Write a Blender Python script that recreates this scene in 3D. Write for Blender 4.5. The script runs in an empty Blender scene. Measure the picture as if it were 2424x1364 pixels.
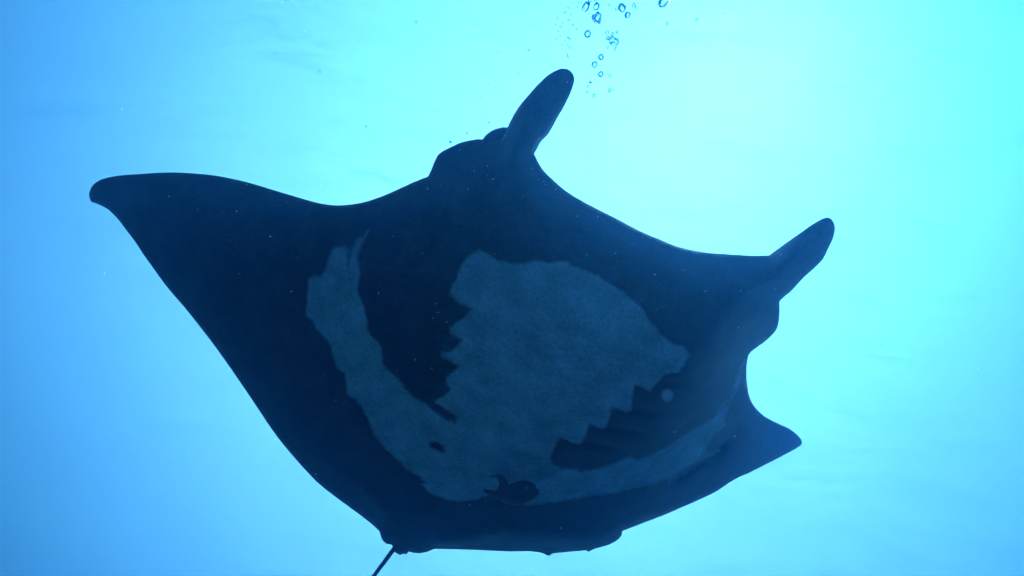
import bpy, bmesh, math, random
import numpy as np
from mathutils import Vector, Matrix, noise, geometry
sc = bpy.context.scene
C = sc.collection
# ------------------------------------------------------------------ camera
PW, PH, F = 2424.0, 1364.0, 1444.0
CX, CY = PW/2, PH/2
ZEN = (1335, 595)
SUN = (1800, 140)
zc = Vector(((ZEN[0]-CX)/F, -(ZEN[1]-CY)/F, -1)).normalized()
xc = (Vector((1,0,0)) - zc*zc.x).normalized()
yc = zc.cross(xc)
CAM = Matrix((xc, yc, zc))     # camera axes -> world
def P(px, py, d):
    return CAM @ Vector(((px-CX)/F*d, -(py-CY)/F*d, -d))
cam_data = bpy.data.cameras.new('camera')
cam_data.sensor_width = 36.0
cam_data.lens = 36.0*F/PW
cam_data.clip_start, cam_data.clip_end = 0.05, 2000
cam = bpy.data.objects.new('camera', cam_data); C.objects.link(cam)
cam.matrix_world = CAM.to_4x4()
sc.camera = cam
# ------------------------------------------------------------------ sky and sun
sd = P(SUN[0], SUN[1], 1.0).normalized()
w = bpy.data.worlds.new('World'); sc.world = w; w.use_nodes = True
nt = w.node_tree; nt.nodes.clear()
sky = nt.nodes.new('ShaderNodeTexSky'); sky.sky_type = 'NISHITA'; sky.sun_disc = False
sky.sun_elevation = math.asin(sd.z); sky.sun_rotation = math.atan2(sd.x, sd.y)
bg = nt.nodes.new('ShaderNodeBackground'); bg.inputs['Strength'].default_value = 0.1
out = nt.nodes.new('ShaderNodeOutputWorld')
nt.links.new(sky.outputs[0], bg.inputs['Color']); nt.links.new(bg.outputs[0], out.inputs['Surface'])
sl = bpy.data.lights.new('sun', 'SUN'); sl.energy = 5.0; sl.angle = math.radians(9.0); sl.color = (1.0, .96, .9)
so = bpy.data.objects.new('sun', sl); C.objects.link(so)
so.rotation_euler = sd.to_track_quat('Z','Y').to_euler(); so.location = sd*60
sc.view_settings.view_transform = 'Standard'; sc.view_settings.look = 'None'
sc.view_settings.exposure = 4.330; sc.view_settings.gamma = 1.0
sc.render.engine = 'CYCLES'
cy = sc.cycles
cy.use_denoising = True
cy.max_bounces = 8; cy.volume_bounces = 2; cy.transparent_max_bounces = 8; cy.diffuse_bounces = 3
cy.caustics_reflective = False; cy.caustics_refractive = False
cy.use_adaptive_sampling = False

random.seed(7)
# ------------------------------------------------------------------ helpers
def tag(o, label=None, cat=None, group=None, kind=None):
    if label: o['label'] = label
    if cat: o['category'] = cat
    if group: o['group'] = group
    if kind: o['kind'] = kind
    return o
def new_mat(name):
    m = bpy.data.materials.new(name); m.use_nodes = True
    t = m.node_tree; t.nodes.clear()
    out = t.nodes.new('ShaderNodeOutputMaterial')
    return m, t, out
def add(t, kind, **kw):
    n = t.nodes.new(kind)
    for k, v in kw.items():
        if k in n.inputs: n.inputs[k].default_value = v
        else: setattr(n, k, v)
    return n
def link_mesh(name, me, m, loc=(0,0,0)):
    o = bpy.data.objects.new(name, me); C.objects.link(o); o.location = loc
    me.materials.append(m)
    return o

# ------------------------------------------------------------------ the water: surface above, unseen sandy bed added below for bounce light, the body of water between
TOP, BED, HALF = 20.50, -3.50, 100.0
m, t, out = new_mat('water_surface')
tc = add(t, 'ShaderNodeTexCoord')
n1 = add(t, 'ShaderNodeTexNoise', Scale=0.34, Detail=4.0, Roughness=0.55, Distortion=0.6)
mp = add(t, 'ShaderNodeMapping', Scale=(1.0, 2.4, 1.0), Rotation=(0, 0, .5))
t.links.new(tc.outputs['Object'], mp.inputs['Vector']); t.links.new(mp.outputs['Vector'], n1.inputs['Vector'])
bp = add(t, 'ShaderNodeBump', Strength=1.0, Distance=0.34)
t.links.new(n1.outputs['Fac'], bp.inputs['Height'])
tr = add(t, 'ShaderNodeBsdfTransparent'); tl = add(t, 'ShaderNodeBsdfTranslucent', Color=(.9,.95,.95,1))
t.links.new(bp.outputs['Normal'], tl.inputs['Normal'])
mx = add(t, 'ShaderNodeMixShader'); mx.inputs[0].default_value = 0.692
t.links.new(tr.outputs[0], mx.inputs[1]); t.links.new(tl.outputs[0], mx.inputs[2]); t.links.new(mx.outputs[0], out.inputs['Surface'])
bm = bmesh.new(); bmesh.ops.create_grid(bm, x_segments=260, y_segments=260, size=HALF)
for v in bm.verts:
    q = v.co
    v.co.z = .30*noise.noise(Vector((q.x*.12, q.y*.16, 1.7))) + .16*noise.noise(Vector((q.x*.35, q.y*.30, 5.1)))
for f in bm.faces: f.smooth = True
me = bpy.data.meshes.new('water_surface'); bm.to_mesh(me); bm.free()
tag(link_mesh('water_surface', me, m, (0,0,TOP)), kind='structure')

m, t, out = new_mat('bounce_sand')
tc = add(t, 'ShaderNodeTexCoord'); n1 = add(t, 'ShaderNodeTexNoise', Scale=0.25, Detail=8.0)
t.links.new(tc.outputs['Object'], n1.inputs['Vector'])
cr = add(t, 'ShaderNodeValToRGB'); cr.color_ramp.elements[0].color = (.50,.54,.52,1); cr.color_ramp.elements[1].color = (.66,.72,.70,1)
t.links.new(n1.outputs['Fac'], cr.inputs[0])
df = add(t, 'ShaderNodeBsdfDiffuse'); t.links.new(cr.outputs[0], df.inputs['Color']); t.links.new(df.outputs[0], out.inputs['Surface'])
bm = bmesh.new(); bmesh.ops.create_grid(bm, x_segments=120, y_segments=120, size=HALF)
for v in bm.verts:
    v.co.z = .5*noise.noise(Vector((v.co.x*.05, v.co.y*.05, 9.3)))
for f in bm.faces: f.smooth = True
me = bpy.data.meshes.new('bounce_bed'); bm.to_mesh(me); bm.free()
tag(link_mesh('bounce_bed', me, m, (0,0,BED)), kind='structure')  # out of view, added pale and close to reflect light onto the belly

m, t, out = new_mat('water_volume')
v = add(t, 'ShaderNodeVolumePrincipled', Density=0.2010, Anisotropy=0.790)
v.inputs['Color'].default_value = (0.0299,0.1294,0.2985,1); v.inputs['Absorption Color'].default_value = (0.0000,0.0536,0.0930,1)
t.links.new(v.outputs[0], out.inputs['Volume'])
bm = bmesh.new(); bmesh.ops.create_cube(bm, size=1.0)
bmesh.ops.scale(bm, vec=(2*HALF+4, 2*HALF+4, TOP+.8-(BED-1.2)), verts=bm.verts)
me = bpy.data.meshes.new('haze'); bm.to_mesh(me); bm.free()
tag(link_mesh('haze', me, m, (0,0,(TOP+.8+BED-1.2)/2)), kind='stuff')

# ------------------------------------------------------------------ solids grown from an outline: belly side, back side, real thickness
def spline(pts, step=6.0):
    """closed outline; a point given as (x, y, 1) is a sharp corner"""
    n = len(pts); outp = []
    for i in range(n):
        p1, p2 = pts[i], pts[(i+1) % n]
        p0 = pts[i-1] if len(p1) == 2 else p1
        p3 = pts[(i+2) % n] if len(p2) == 2 else p2
        a0, a1, a2, a3 = (np.array(p[:2], float) for p in (p0, p1, p2, p3))
        L = np.linalg.norm(a2-a1); k = max(1, int(round(L/step)))
        for j in range(k):
            u = j/k
            m1 = (a2-a0)*.5*min(1, L/max(1e-6, np.linalg.norm(a1-a0))) if len(p1) == 2 else (a2-a1)
            m2 = (a3-a1)*.5*min(1, L/max(1e-6, np.linalg.norm(a3-a2))) if len(p2) == 2 else (a2-a1)
            outp.append((2*u**3-3*u*u+1)*a1 + (u**3-2*u*u+u)*m1 + (-2*u**3+3*u*u)*a2 + (u**3-u*u)*m2)
    return np.array(outp)
def poly_dist(q, poly):
    """signed distance (inside positive) of points q to a closed polygon"""
    a = poly; b = np.roll(poly, -1, 0)
    best = np.full(len(q), 1e9); ins = np.zeros(len(q), bool)
    for (ax, ay), (bx, by) in zip(a, b):
        dx, dy = bx-ax, by-ay
        l2 = dx*dx+dy*dy or 1e-9
        u = np.clip(((q[:,0]-ax)*dx+(q[:,1]-ay)*dy)/l2, 0, 1)
        best = np.minimum(best, (q[:,0]-ax-u*dx)**2 + (q[:,1]-ay-u*dy)**2)
        if ay != by:
            c = ((ay > q[:,1]) != (by > q[:,1])) & (q[:,0] < dx*(q[:,1]-ay)/dy + ax)
            ins ^= c
    d = np.sqrt(best)
    return np.where(ins, d, -d)
def tri_fill(outline, step, extra=None):
    lo, hi = outline.min(0), outline.max(0)
    pts = []
    y, r = lo[1], 0
    while y < hi[1]:
        xs = np.arange(lo[0] + (step/2 if r % 2 else 0), hi[0], step)
        pts.append(np.stack([xs, np.full(len(xs), y)], 1)); y += step*.866; r += 1
    pts = np.concatenate(pts)
    pts = pts[poly_dist(pts, outline) > step*.55]
    if extra is not None:
        extra = extra[poly_dist(extra, outline) > step*.55]
        keep = np.ones(len(pts), bool)
        for e in extra: keep &= ((pts-e)**2).sum(1) > (step*.5)**2
        pts = np.concatenate([pts[keep], extra])
    n = len(outline)
    vs = [Vector(p) for p in outline] + [Vector(p) for p in pts]
    res = geometry.delaunay_2d_cdt(vs, [(i, (i+1) % n) for i in range(n)], [], 1, 1e-4)
    return np.array([(p.x, p.y) for p in res[0]]), [tuple(f) for f in res[2]]

def smooth01(x): x = np.clip(x, 0, 1); return x*x*(3-2*x)

OUT = [(216,478),(211,461),(216,444),(228,431),(253,421),(290,415),(334,412),(389,408.6),(440,409.3),(510,416),(583,431),(670,457),
 (728,474),(761,482.6),(794,486.3),(820,485.3),(857,480),(903,465.5),(943,448),(980,431),(997.6,424),(1013,418,1),(1016,412.7),(1022,399),
 (1030.6,378),(1038.7,365),(1053,355.5),(1077,343.8),(1090,338),(1112,332.8),(1131,329.8),(1150,330.5),(1172,332),(1185,333,1),
 (1197,312),(1209,285.7),(1229,252),(1251.6,224.7),(1274,199.8),(1296.4,178.6),(1313.8,168),(1328.8,163),(1343.7,164),(1356,175),(1359.4,187.3),
 (1356,204.8),(1346,229.7),(1333.8,254.6),(1321,275.8),(1311,294.5),(1296.4,319.4),(1279,336.8),(1271.5,351.8),(1264.5,364,1),(1270,376.7),
 (1285,401.6),(1304,421.5),(1340,452.8),(1383,479),(1457.6,516.7),(1515,547),(1567,569),(1598,582),(1645,593.7),(1680,598.8),(1752.5,604),
 (1790,606),(1820,605,1),(1838.6,591.5),(1860,576),(1891,554),(1921.7,532.4),(1946.4,518.5),(1961.8,515.4),(1974,527.7),(1976.6,541.6),
 (1972.6,561.6),(1961.8,586.3),(1946.4,615.5),(1924.8,637),(1900,660),(1872.5,689.4),(1854,704.8),(1845,714,1),(1845,742),(1843,763),(1837,782),
 (1817,803.4),(1792.4,822),(1777,834),(1770.9,843,1),(1767.6,864),(1767,892.6),(1769.8,919),(1775,943),(1785,961),(1805,982.7),(1827,996),
 (1851,1007),(1873,1018),(1888.5,1031),(1897,1042),(1897.8,1051),(1891,1058),(1860,1075),(1827,1092.7),(1772,1120),(1738.5,1135),(1688.7,1167.5),
 (1621,1198),(1571,1220),(1520,1239),(1472.6,1257.8,1),(1472,1266.5),(1461,1279.5),(1438,1291),(1406,1299.7),(1393,1307,1),(1387.4,1303,1),
 (1340,1307),(1305,1311,1),(1304.6,1316.4,1),(1296.5,1315),(1282,1309),(1253,1305),(1210,1305.5),(1123,1302),(1028,1299.7),(1016,1305),(993,1310),
 (973,1308),(967.8,1306,1),(961.5,1313.5,1),(954,1311,1),(947,1314),(935.5,1308,1),(932,1299.7),(927.4,1289.6,1),(915,1287.5),(905,1278),(899.4,1262),
 (898.5,1257.8,1),(877.8,1239),(852,1219),(828,1201.4),(775,1162),(748,1139),(705,1093),(656.7,1035),(615.6,975),(578,919),(537,859.4),(496,803),
 (440,732),(395.6,680),(360.4,632),(338.4,601),(320.8,573.6),(303,550.5),(276.8,516.4),(257,496.6),(241.6,487.8),(225,480.5)]
WHITE = [(873.8,543),(862.8,558.6),(845,565),(838.6,580.6),(832,587),(823.6,629),(823,588),(816.6,582.8),(792.4,585),(784.7,596),(777,618),(768,642),
 (759.4,655.4),(744,650),(729.7,662),(728.6,684),(725,717),(724,747.8),(739.6,758.8),(748.4,776.4),(763.8,794),(774.8,807),(783.5,822),(787.9,846.4),
 (798,872.8),(814,883),(820,908),(821.6,931.4),(842,946),(856.8,966.6),(871.4,996),(886,1031),(909.6,1060.5),(936,1084),(965,1113),(994.6,1131),
 (1009,1142.6),(996,1146),(1015,1166),(1038.6,1176),(1068,1185.6),(1097,1187),(1126,1182.7),(1149,1175.5),(1172,1171),(1205,1174),(1230,1188),(1246,1196),
 (1282,1193.4),(1325,1188),(1368.7,1181),(1412,1173),(1455,1168),(1520,1153),(1551,1147),(1580,1134),(1611,1116),(1641,1100),(1661,1078),
 (1674,1051.7),(1697.5,1022),(1715,1007.7),(1715,993),(1721,978),(1732.7,943),(1750,916.8),(1762,878.7),(1768,849),(1759,858),(1750,884.5),
 (1735.6,913.8),(1726.8,943),(1709,969.6),(1685.7,993),(1650.6,1013.5),(1621,1031),(1592,1051.7),(1568.4,1063.4),(1539,1078),(1509.8,1087),(1492,1081),
 (1474.6,1087),(1451,1098.6),(1416,1109),(1375,1114.7),(1342.6,1109),(1332.6,1110),(1308,1097),(1305,1079.7),(1313.9,1060),(1322.7,1040),(1331.5,1036.8),
 (1354.5,1049),(1372,1053),(1378.7,1049),(1392,1016),(1398.5,1003.8),(1414,1011.5),(1429,1016),(1436,1009),(1444.7,980.7),(1449,963),(1464.5,967.5),
 (1482,976),(1495,969.7),(1498.6,932),(1504,912.6),(1512.9,913.7),(1537,924.7),(1552.4,910),(1574.4,888),(1594,883),(1606.5,882),(1624,856),(1634,838.6),
 (1618,821),(1589,812),(1562.5,788.7),(1539,762),(1524,736),(1512.7,721),(1489,703.7),(1474.5,689),(1460,684.6),(1436,668.5),(1416,653.8),(1386.6,642),
 (1357,630),(1345.5,618.7),(1313,620),(1284,620),(1263,615.7),(1243,624.5),(1210.6,623),(1178,615.7),(1157.8,602.5),(1137,590.8),(1119.7,598),(1099,615.7),
 (1087.4,639),(1078.7,662.6),(1067,683),(1064,697),(1080,714),(1114.6,732.4),(1094.7,754.8),(1064.7,774.8),(1063.5,789.7),(1094.7,804.7),(1079.7,822),
 (1059.8,834.6),(1046,839.6),(1047,848),(1088.4,867),(1067,884.5),(1056,894.5),(1053.5,912),(1066,919.4),(1059.8,929.4),(1029.8,949.3),(1030,953),
 (1084,988),(1078,1002),(1052,991),(1024,971),(1009,955),(983,943),(962,922.6),(950.6,905),(936,890),(918,875.7),(906.6,864),(903.7,837.6),
 (904.6,824.8),(891.4,807),(876,791.8),(869.4,778.6),(870.5,761),(862.8,732.4),(856,714.8),(847.4,692.8),(850.7,651),(849.6,629),(846.3,611.4),
 (850.7,591.6),(861.7,569.6)]
DEPTH = [(215,450,3.50),(300,470,3.42),(430,410,3.32),(430,560,3.28),(330,560,3.42),(600,435,3.08),(600,620,3.02),(600,850,3.20),(530,850,3.30),
 (800,487,2.86),(800,680,2.78),(780,900,2.92),(750,1135,3.34),(640,1005,3.32),(900,470,2.72),(1000,428,2.58),(1000,620,2.58),(1000,800,2.60),(950,1000,2.88),
 (1040,370,2.46),(1130,335,2.44),(1150,450,2.36),(1150,600,2.38),(1330,620,2.26),(1200,760,2.40),(1330,800,2.32),(1450,700,2.24),(1450,850,2.30),
 (1265,370,2.30),(1340,460,2.24),(1457,520,2.20),(1600,585,2.18),(1700,605,2.19),(1820,610,2.26),(1600,700,2.20),(1750,720,2.28),
 (1335,175,1.98),(1270,280,2.16),(1215,340,2.28),(1960,530,2.08),(1890,620,2.18),(1840,740,2.44),(1770,835,2.62),(1690,840,2.36),
 (1640,950,2.58),(1560,1050,2.74),(1450,1000,2.52),(1735,900,2.92),(1700,975,2.98),(1780,950,3.6),(1795,990,3.95),(1897,1045,5.1),(1830,1050,4.6),(1770,1118,4.15),(1700,1060,3.55),
 (1690,1150,3.75),(1620,1195,3.62),(1600,1130,3.28),(1520,1160,3.20),(1480,1250,3.48),(1400,1290,3.46),(1300,1305,3.44),(1040,1295,3.40),(930,1295,3.42),(900,1255,3.40),
 (1400,1130,2.98),(1250,1130,2.94),(1200,1220,3.16),(1080,1080,2.92),(1100,950,2.62),(1300,1000,2.58),(850,1100,3.10),(960,1200,3.22)]
dp = np.array(DEPTH)
def tps(r2): return np.where(r2 > 1e-9, .5*r2*np.log(np.maximum(r2, 1e-9)), 0)
sp = dp[:, :2]/1000.0
K = tps(((sp[:,None]-sp[None])**2).sum(-1)) + 4e-3*np.eye(len(sp))
A = np.block([[K, np.c_[np.ones(len(sp)), sp]], [np.r_[[np.ones(len(sp))], sp.T], np.zeros((3,3))]])
coef = np.linalg.solve(A, np.r_[dp[:,2], 0, 0, 0])
def depth_at(q):
    s = q/1000.0
    return tps(((s[:,None]-sp[None])**2).sum(-1)) @ coef[:-3] + coef[-3] + s @ coef[-2:]
def bump_at(q, cx, cy, r): return np.exp(-((q[:,0]-cx)**2 + (q[:,1]-cy)**2)/r**2)

outline = spline(OUT, 6.0)
white = spline([(x, y, 1) for x, y in WHITE], 6.0)
q, tris = tri_fill(outline, 8.5, white)
e = np.abs(poly_dist(q, outline)); e[e < .02] = 0
d0 = depth_at(q)
head = np.maximum.reduce([bump_at(q, 1090, 380, 150), bump_at(q, 1810, 760, 150), bump_at(q, 1300, 430, 120)*.8, bump_at(q, 1500, 560, 200)*.8, bump_at(q, 1700, 620, 190)*.9])
h = .09 + .20*head
wd = 60 + 110*head
def near_line(q, a, b, r):
    a = np.array(a, float); b = np.array(b, float); d = b-a
    uu = np.clip(((q-a)@d)/(d@d), 0, 1)
    return np.exp(-(((q-a-uu[:,None]*d)**2).sum(1))/r**2)
fin = np.maximum(near_line(q, (1262,270), (1350,150), 62), near_line(q, (1895,625), (1985,520), 62))
h = h*(1-.72*fin)
u = np.clip(1 - e/wd, 0, 1)
curl = h*u*u
# slow skin undulation and the folds of the gill covers
und = np.array([.012*noise.noise(Vector((x*.012, y*.012, 3.0))) + .004*noise.noise(Vector((x*.05, y*.05, 7.0))) for x, y in q])*smooth01(e/60)
def seg_dist(q, a, b):
    a = np.array(a, float); b = np.array(b, float); d = b-a
    uu = np.clip(((q-a)@d)/(d@d), 0, 1)
    return np.sqrt(((q-a-uu[:,None]*d)**2).sum(1)), uu
groove = np.zeros(len(q))
GILL = [((1116,734),(985,672)),((1096,805),(960,752)),((1090,868),(945,818)),((1068,920),(948,880)),((1084,993),(990,935)),
        ((1504,911),(1640,905)),((1449,962),(1600,985)),((1398,1003),(1560,1035)),((1331,1036),(1500,1072))]
for a, b in GILL:
    dd, uu = seg_dist(q, a, b)
    groove += .032*np.exp(-(dd/7)**2)*np.minimum(1, (1-uu)*2.5)*np.minimum(1, uu*8+.4)
for a, b, wdt, amp in [((1600,1132),(1712,1052),10,.06),((1690,1085),(1750,1010),14,.05),((1045,1286),(1170,1262),22,-.07),((1170,1262),(1400,1276),24,-.06),
                       ((1560,1225),(1440,1262),18,-.05),((868,1160),(905,1205),16,-.05),((1000,1222),(1030,1200),9,-.04)]:
    dd, uu = seg_dist(q, a, b); groove += amp*np.exp(-(dd/wdt)**2)
front = d0 + curl + und + groove*smooth01(e/20)
back = d0 + h + (.12*smooth01(e/60) + .62*smooth01(e/360))*(1-.75*fin)
n = len(q)
ORG = P(1300, 820, 2.9)
vid_back = {}
verts = [P(q[i,0], q[i,1], front[i]) - ORG for i in range(n)]
faces = [tuple(f) for f in tris]
for i in range(n):
    if e[i] > 0:
        vid_back[i] = len(verts); verts.append(P(q[i,0], q[i,1], back[i]) - ORG)
bk = lambda i: vid_back.get(i, i)
faces += [tuple(bk(i) for i in reversed(f)) for f in tris]
# patterns on the belly and painted wing-crease highlights, as distances on the skin
sdw = poly_dist(q, white)
for cx, cy, r in [(1580,936,15),(1052,841,9)]:
    sdw = np.maximum(sdw, r - np.hypot(q[:,0]-cx, q[:,1]-cy))
mark = np.array([(1012,1049),(1035,1046),(1048,1056),(1057,1073),(1040,1069),(1022,1060)], float)
sdw = np.minimum(sdw, -poly_dist(q, mark))
for a, b, wd_, cap in [((1606,1128),(1700,1064),5,.0),((1585,1140),(1640,1108),4,-.5),((1700,985),(1722,948),6,1.0),((1745,905),(1766,852),5,2.0)]:  # paints right-wing crease highlights into the tone, widens the pale band's end
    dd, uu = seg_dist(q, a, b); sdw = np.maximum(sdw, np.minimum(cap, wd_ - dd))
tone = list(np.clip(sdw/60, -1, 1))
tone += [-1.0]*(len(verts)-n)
# far side of the head, seen past the fin, and the whip tail, grown into the same skin
def tube(pts, rad, seg=10):
    base = len(verts)
    for k, (p, r) in enumerate(zip(pts, rad)):
        tg = (pts[min(k+1, len(pts)-1)] - pts[max(k-1, 0)]).normalized()
        a = tg.orthogonal().normalized(); b = tg.cross(a)
        for j in range(seg):
            th = 2*math.pi*j/seg
            verts.append(p + (a*math.cos(th) + b*math.sin(th))*r - ORG); tone.append(-1.0)
    for k in range(len(pts)-1):
        for j in range(seg):
            j2 = (j+1) % seg
            faces.append((base+k*seg+j, base+k*seg+j2, base+(k+1)*seg+j2, base+(k+1)*seg+j))
    faces.append(tuple(base+j for j in reversed(range(seg)))); faces.append(tuple(base+(len(pts)-1)*seg+j for j in range(seg)))
tail_px = [(960,1265,3.46),(945,1285,3.5),(933,1299,3.53),(918,1319,3.58),(901,1342,3.64),(884,1365,3.7),(850,1412,3.82),(800,1478,4.0),(760,1540,4.2)]
tube([P(*a) for a in tail_px], [.030,.022,.014,.0135,.0130,.0125,.011,.009,.005])
def blob(cx, cy, d, ax, rx, ry, rz, rings=16, seg=20, tn=-1.0):
    base = len(verts); c = P(cx, cy, d)
    X = (P(cx+math.cos(ax)*10, cy+math.sin(ax)*10, d)-c).normalized(); Z = c.normalized(); Y = Z.cross(X).normalized(); Z = X.cross(Y)
    for i in range(rings+1):
        a = math.pi*i/rings
        for j in range(seg):
            b = 2*math.pi*j/seg
            verts.append(c + X*rx*math.cos(a) + Y*ry*math.sin(a)*math.cos(b) + Z*rz*math.sin(a)*math.sin(b) - ORG); tone.append(tn)
    for i in range(rings):
        for j in range(seg):
            j2 = (j+1) % seg
            faces.append((base+i*seg+j, base+i*seg+j2, base+(i+1)*seg+j2, base+(i+1)*seg+j))
blob(1192, 352, 2.67, math.radians(-14), .107, .090, .09, tn=-.35)

def outline_mesh(name, vs, fs, tn):
    me = bpy.data.meshes.new(name); me.from_pydata([tuple(v) for v in vs], [], fs); me.validate()
    at = me.attributes.new('tone', 'FLOAT', 'POINT')
    if len(tn) == len(me.vertices): at.data.foreach_set('value', tn)
    bmm = bmesh.new(); bmm.from_mesh(me); bmesh.ops.recalc_face_normals(bmm, faces=bmm.faces); bmm.to_mesh(me); bmm.free()
    for p in me.polygons: p.use_smooth = True
    return me

m, t, out = new_mat('manta_skin')
tc = add(t, 'ShaderNodeTexCoord')
at = add(t, 'ShaderNodeAttribute', attribute_name='tone')
fz = add(t, 'ShaderNodeTexNoise', Scale=42.0, Detail=3.0, Roughness=.65)
fl = add(t, 'ShaderNodeTexNoise', Scale=9.0, Detail=5.0, Roughness=.6)
fs_ = add(t, 'ShaderNodeTexNoise', Scale=130.0, Detail=2.0)
for x in (fz, fl, fs_): t.links.new(tc.outputs['Object'], x.inputs['Vector'])
def math_node(op, a, b):
    nn = t.nodes.new('ShaderNodeMath'); nn.operation = op
    for i, s in enumerate((a, b)):
        if isinstance(s, (int, float)): nn.inputs[i].default_value = s
        else: t.links.new(s, nn.inputs[i])
    return nn.outputs[0]
j = math_node('MULTIPLY', math_node('SUBTRACT', fz.outputs['Fac'], .5), .16)
j = math_node('ADD', j, math_node('MULTIPLY', math_node('SUBTRACT', fs_.outputs['Fac'], .5), .08))
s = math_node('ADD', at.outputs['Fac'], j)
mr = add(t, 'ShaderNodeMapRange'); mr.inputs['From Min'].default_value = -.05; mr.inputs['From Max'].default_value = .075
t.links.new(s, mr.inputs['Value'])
crw = add(t, 'ShaderNodeValToRGB'); crw.color_ramp.elements[0].color = (.40,.43,.44,1); crw.color_ramp.elements[1].color = (.80,.83,.83,1)
crw.color_ramp.elements[0].position = .38; crw.color_ramp.elements[1].position = .62
crb = add(t, 'ShaderNodeValToRGB'); crb.color_ramp.elements[0].color = (.003,.004,.005,1); crb.color_ramp.elements[1].color = (.046,.050,.052,1)
crb.color_ramp.elements[0].position = .42; crb.color_ramp.elements[1].position = .68
fm = add(t, 'ShaderNodeTexNoise', Scale=70.0, Detail=4.0, Roughness=.7); t.links.new(tc.outputs['Object'], fm.inputs['Vector'])
mot = math_node('ADD', math_node('MULTIPLY', fl.outputs['Fac'], .5), math_node('MULTIPLY', fm.outputs['Fac'], .5))
t.links.new(mot, crb.inputs[0])
t.links.new(mot, crw.inputs[0])
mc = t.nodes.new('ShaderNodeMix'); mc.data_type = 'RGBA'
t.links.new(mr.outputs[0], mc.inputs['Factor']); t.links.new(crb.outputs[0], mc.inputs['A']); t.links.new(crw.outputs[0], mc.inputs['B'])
bp = add(t, 'ShaderNodeBump', Strength=.35, Distance=.004); t.links.new(fs_.outputs['Fac'], bp.inputs['Height'])
pb = add(t, 'ShaderNodeBsdfPrincipled', Roughness=.48, IOR=1.2)
t.links.new(mc.outputs['Result'], pb.inputs['Base Color']); t.links.new(bp.outputs['Normal'], pb.inputs['Normal'])
t.links.new(pb.outputs[0], out.inputs['Surface'])
SKIN = m
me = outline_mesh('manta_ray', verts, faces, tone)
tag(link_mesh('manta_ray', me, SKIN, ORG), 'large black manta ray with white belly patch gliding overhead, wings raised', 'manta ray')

# ------------------------------------------------------------------ the small fish under the belly
FISH = [(1154.5,1131,1),(1163,1126),(1175,1122.8),(1184.4,1122.8),(1192.6,1128),(1199.7,1137.5),(1205,1146.8,1),(1210,1145),(1224,1139.8),(1236,1136.9),(1249,1138),
 (1261.8,1143.3),(1271,1152.7),(1276.5,1161),(1276,1170),(1269,1178.5),(1258,1185.5),(1246.6,1191),(1235,1195.5),(1223,1197),(1205.5,1194),(1188,1187),
 (1170,1179.7),(1156,1170),(1149,1166.8),(1142.8,1158,1),(1150.4,1158),(1162,1159.7),(1171.5,1161.5),(1177,1157.4),(1181,1148),(1179.7,1138.6),(1176,1132),(1170,1130.4),(1163,1130.4)]
fo = spline(FISH, 3.0); fq, ft = tri_fill(fo, 4.0)
fe = np.abs(poly_dist(fq, fo)); fe[fe < .02] = 0
belly = depth_at(fq)
dfish = 2.80
th = .055*np.sqrt(np.maximum(0, 1-(1-np.clip(fe/26, 0, 1))**2))
FO = P(1215, 1165, dfish)
fverts = [P(a[0], a[1], dfish - k) - FO for a, k in zip(fq, th)]
ffaces = [tuple(f) for f in ft]; fb = {}
for i in range(len(fq)):
    if fe[i] > 0: fb[i] = len(fverts); fverts.append(P(fq[i,0], fq[i,1], dfish + th[i]) - FO)
ffaces += [tuple(fb.get(i, i) for i in reversed(f)) for f in ft]
m, t, out = new_mat('fish_skin')
pb = add(t, 'ShaderNodeBsdfPrincipled', Roughness=.5, IOR=1.15)
tc = add(t, 'ShaderNodeTexCoord'); nz = add(t, 'ShaderNodeTexNoise', Scale=25.0, Detail=4.0); t.links.new(tc.outputs['Object'], nz.inputs['Vector'])
cr = add(t, 'ShaderNodeValToRGB'); cr.color_ramp.elements[0].color = (.010,.011,.012,1); cr.color_ramp.elements[1].color = (.03,.03,.032,1)
t.links.new(nz.outputs['Fac'], cr.inputs[0]); t.links.new(cr.outputs[0], pb.inputs['Base Color']); t.links.new(pb.outputs[0], out.inputs['Surface'])
me = outline_mesh('fish', fverts, ffaces, [0]*len(fverts))
tag(link_mesh('fish', me, m, FO), 'small dark round-headed fish with hooked forked tail under the manta belly', 'fish')

# ------------------------------------------------------------------ air bubbles
m, t, out = new_mat('air_bubble')
gl = add(t, 'ShaderNodeBsdfGlass', Roughness=0.0, IOR=0.75); t.links.new(gl.outputs[0], out.inputs['Surface'])
AIR = m
# px, py, half width, half height, tilt, lumpiness, depth, label, group
BUB = [(1386.5,16.5,8.5,12.0,-35,.22,2.1,'large pear-shaped air bubble leaning beside a rounder one',None),
 (1411.6,16,7.5,9.3,-15,.12,2.1,'rounded air bubble beside the leaning pear-shaped one',None),
 (1414.3,48.5,9.5,17,25,.34,2.1,'large crumpled tapering air bubble below the pear-shaped one',None),
 (1390.6,81.5,8.6,8.8,0,.06,2.1,'round smooth air bubble below the crumpled tapering one',None),
 (1472,20,8.7,10.8,10,.12,2.2,'egg-shaped air bubble touching a smaller one on each side',None),
 (1485.5,36,7.2,8.0,-20,.14,2.2,'dark-rimmed air bubble under the egg-shaped one',None),
 (1571,3,14,16,0,.16,1.9,'biggest air bubble, on its own beside the stream',None),
 (1450.4,99,12,9,-25,.30,2.3,'wide flattened air bubble in a tight cluster of small ones',None),
 (1579.3,56,3.8,4.0,10,.1,2.1,'small lone air bubble below the biggest bubble',None),
 (1648.4,47,3.4,3.6,-20,.1,2.2,'small lone air bubble out beyond the biggest bubble',None),
 (1344,133,2.2,6.0,25,.15,2.0,'slender elongated air bubble just above the upper fin tip',None)]
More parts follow.
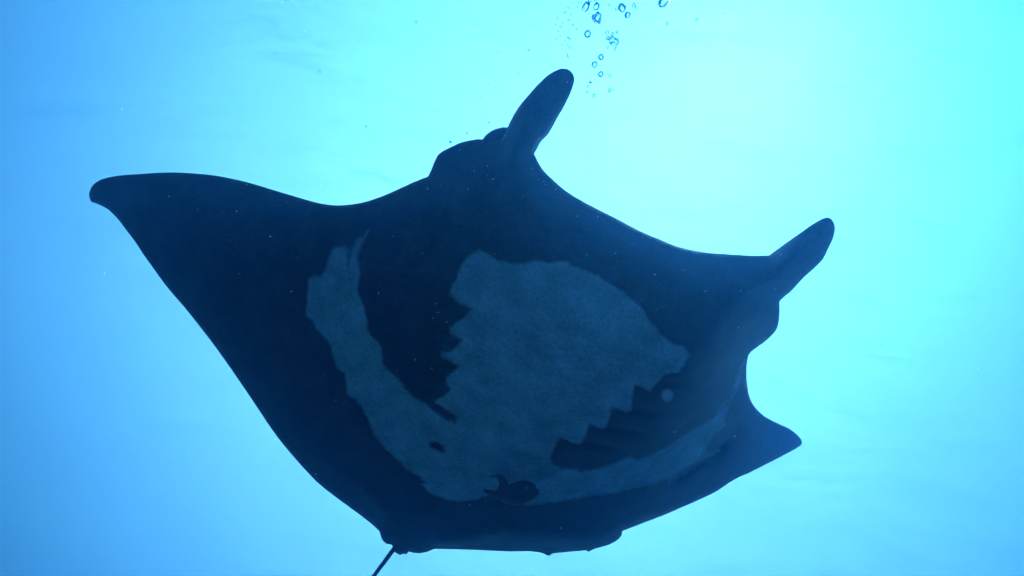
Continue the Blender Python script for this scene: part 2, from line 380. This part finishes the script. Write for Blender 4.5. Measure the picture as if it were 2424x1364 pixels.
def bubbles(lab, grp, pts, k0=.92, k1=1.12):
    for x, y, r in pts:
        r *= 1.12
        BUB.append((x, y, r*random.uniform(k0, 1.05), r*random.uniform(.95, k1), random.uniform(-40,40), .12, random.uniform(2.0, 2.4), lab, grp))
bubbles('small air bubble clinging to the side of the egg-shaped bubble', 'bubbles clinging to the egg-shaped one', [(1459.7,20.6,4.4),(1479.5,17,3.4)])
bubbles('one of two small touching air bubbles past the egg-shaped one', 'touching pair of bubbles', [(1500,13.4,4.4),(1506,19,3.4)])
bubbles('small air bubble just above the pear-shaped bubble', 'bubbles above the pear-shaped one', [(1409,3,3.2),(1396,2,3.6)])
bubbles('small air bubble crowding the wide flattened bubble in the cluster', 'cluster around the wide flattened bubble',
        [(1437,77.4,4.6),(1439,89.7,4.3),(1450.4,82,4.2),(1458.6,108,3.1),(1456.6,116,2.9),(1438,112,3.1),(1461,76,3.4),(1463,92,2.5),(1447,90,2.4)])
bubbles('medium round air bubble in the sparse trail below the cluster', 'medium bubbles of the trail', [(1422.5,136,6.2),(1407,153.7,6.3),(1422.5,176,6.2)])
bubbles('small air bubble at the tail end of the trail near the upper fin tip', 'tail end of the bubble trail',
        [(1444,178,3.6),(1398.8,193,4.0),(1392,204.6,2.7),(1391,218,3.1),(1406.7,227,4.5),(1443.8,214.5,3.9),(1454,212,2.0)])
bubbles('tiny air bubble in the faint swarm beside the main stream', 'faint swarm of tiny bubbles',
        [(1327,64,2.6),(1318,91,2.2),(1350,112,2.4),(1337,30,2.6),(1356,60,2.2),(1316,58,2.1),(1321.5,75,1.8),(1345,47.5,1.9),(1341,16.5,2.0),(1347,18.5,2.0),(1367,16.5,2.4),(1332,55.7,1.8),(1345,88.7,2.4),(1331,104,2.1),(1349,93,2.0),
         (1339,98,1.8),(1343,107,2.2),(1364,69,2.0),(1320,43,2.1),(1348,71,1.8),(1326,85,1.6),(1372,6,2.0),(1353,34,1.7),(1395,34,1.8)])
bubbles('tiny air bubble alone in open water away from the stream', 'lone tiny bubbles in open water',
        [(1302,155,1.9),(1252,117.6,2.9),(1066,335.6,2.5),(1105.8,315,2.0),(1157.6,290,2.0),(1156,199.8,2.0),(1093,208,1.9),(757,169,2.8),(653,127,2.6),(866,299,2.2),
         (500,166,2.6),(985,52,2.8),(1181,123,2.1),(1173,88,2.0),(1714,31,1.9),(1227,173,1.8),(1139,232,1.7),(1051.5,217.7,1.7),(1443,12.4,2.0)])
for k, (x, y, rx, ry, tilt, lump, d, lab, grp) in enumerate(BUB):
    bm = bmesh.new(); bmesh.ops.create_icosphere(bm, subdivisions=4 if rx > 3 else 3, radius=1.0)
    off = Vector((k*3.1, k*1.7, 0))
    for v in bm.verts:
        c = v.co.copy()
        w_ = 1 + lump*1.5*noise.noise(c*.8+off) + lump*.25*noise.noise(c*1.7+off)
        if k == 2: w_ *= 1 - .38*max(0, -c.y)
        v.co = Vector((c.x*rx, c.y*ry, c.z*(rx+ry)*(.72 if c.z > 0 else .30)))*w_*(d/F)
    for f in bm.faces: f.smooth = True
    me = bpy.data.meshes.new('air_bubble'); bm.to_mesh(me); bm.free()
    o = link_mesh('air_bubble', me, AIR)
    o.matrix_world = Matrix.Translation(P(x, y, d)) @ CAM.to_4x4() @ Matrix.Rotation(math.radians(tilt), 4, 'Z')
    tag(o, lab, 'bubble', grp)

# ------------------------------------------------------------------ marine snow, specks afloat between camera and manta and far beyond
m, t, out = new_mat('plankton')
df = add(t, 'ShaderNodeBsdfDiffuse', Color=(.75,.78,.75,1)); tl = add(t, 'ShaderNodeBsdfTranslucent', Color=(.75,.8,.78,1))
ms = add(t, 'ShaderNodeMixShader'); ms.inputs[0].default_value = .6
t.links.new(df.outputs[0], ms.inputs[1]); t.links.new(tl.outputs[0], ms.inputs[2]); t.links.new(ms.outputs[0], out.inputs['Surface'])
SNOW = [(1130,605),(1170,602),(1234,626),(1341,624),(1389,604),(1457,600),(1418,652),(896,694),(1033,719),(1037,740),(1025,753),(1058,763),(1069,792),(1072,799),
 (1059,835),(1067,849),(983,852),(1022,872),(769,887),(795,948),(820,951),(902,915),(939,880),(850,898),(813,727),(1518,710),(1556,733),(1775,690),(1748,776),(1753,688),
 (1848,603),(1835,684),(1155,415),(1167,424),(1154,393),(1122,404),(1012,447),(1287,430),(1274,425),(1292,437),(1260,400),(1316,448),(1238,466),(1365,512),(1415,513),
 (1195,322),(1313,180),(1343,195),(1108,448),(1045,440),(585,437),(1246,1155),(1270,1155),(1150,1185),(1130,998),(1086,1103),(1085,1094),(1210,1122),(1330,960),(1402,890),
 (1410,826),(1275,740),(1340,768),(1575,945),(1597,1023),(1660,1057),(1740,1033),(1765,915),(1715,970),(1328,1250),(1122,1185),(1112,1195),(1000,600),(400,465),(760,440),
 (640,560),(705,610),(690,690),(560,500),(860,620),(930,560),(1620,640),(1700,560),(1550,650),(1670,690),(1600,880),(1480,1120),(1240,1040),(1180,900)]
sv, sf = [], []
ico = bmesh.new(); bmesh.ops.create_icosphere(ico, subdivisions=1, radius=1.0)
iv = [v.co.copy() for v in ico.verts]; ifc = [tuple(v.index for v in f.verts) for f in ico.faces]; ico.free()
def speck(p, r):
    b = len(sv); s3 = Vector((random.uniform(.7,1.5), random.uniform(.7,1.2), random.uniform(.6,1.2)))
    sv.extend(p + Vector((v.x*s3.x, v.y*s3.y, v.z*s3.z))*r for v in iv); sf.extend(tuple(b+i for i in f) for f in ifc)
for x, y in SNOW:
    d = random.uniform(.38, .5); speck(P(x, y, d), random.uniform(.8, 1.7)*d/F)
for k in range(24):
    d = random.uniform(.35, .6); speck(P(random.uniform(0, PW), random.uniform(0, PH), d), random.uniform(.5, .9)*d/F)
for k in range(160):
    d = random.uniform(3.0, 8.0); speck(P(random.uniform(-200, PW+200), random.uniform(-200, PH+200), d), random.uniform(.0015, .004))
me = bpy.data.meshes.new('marine_snow'); me.from_pydata([tuple(v) for v in sv], [], sf)
tag(link_mesh('marine_snow', me, m), kind='stuff')
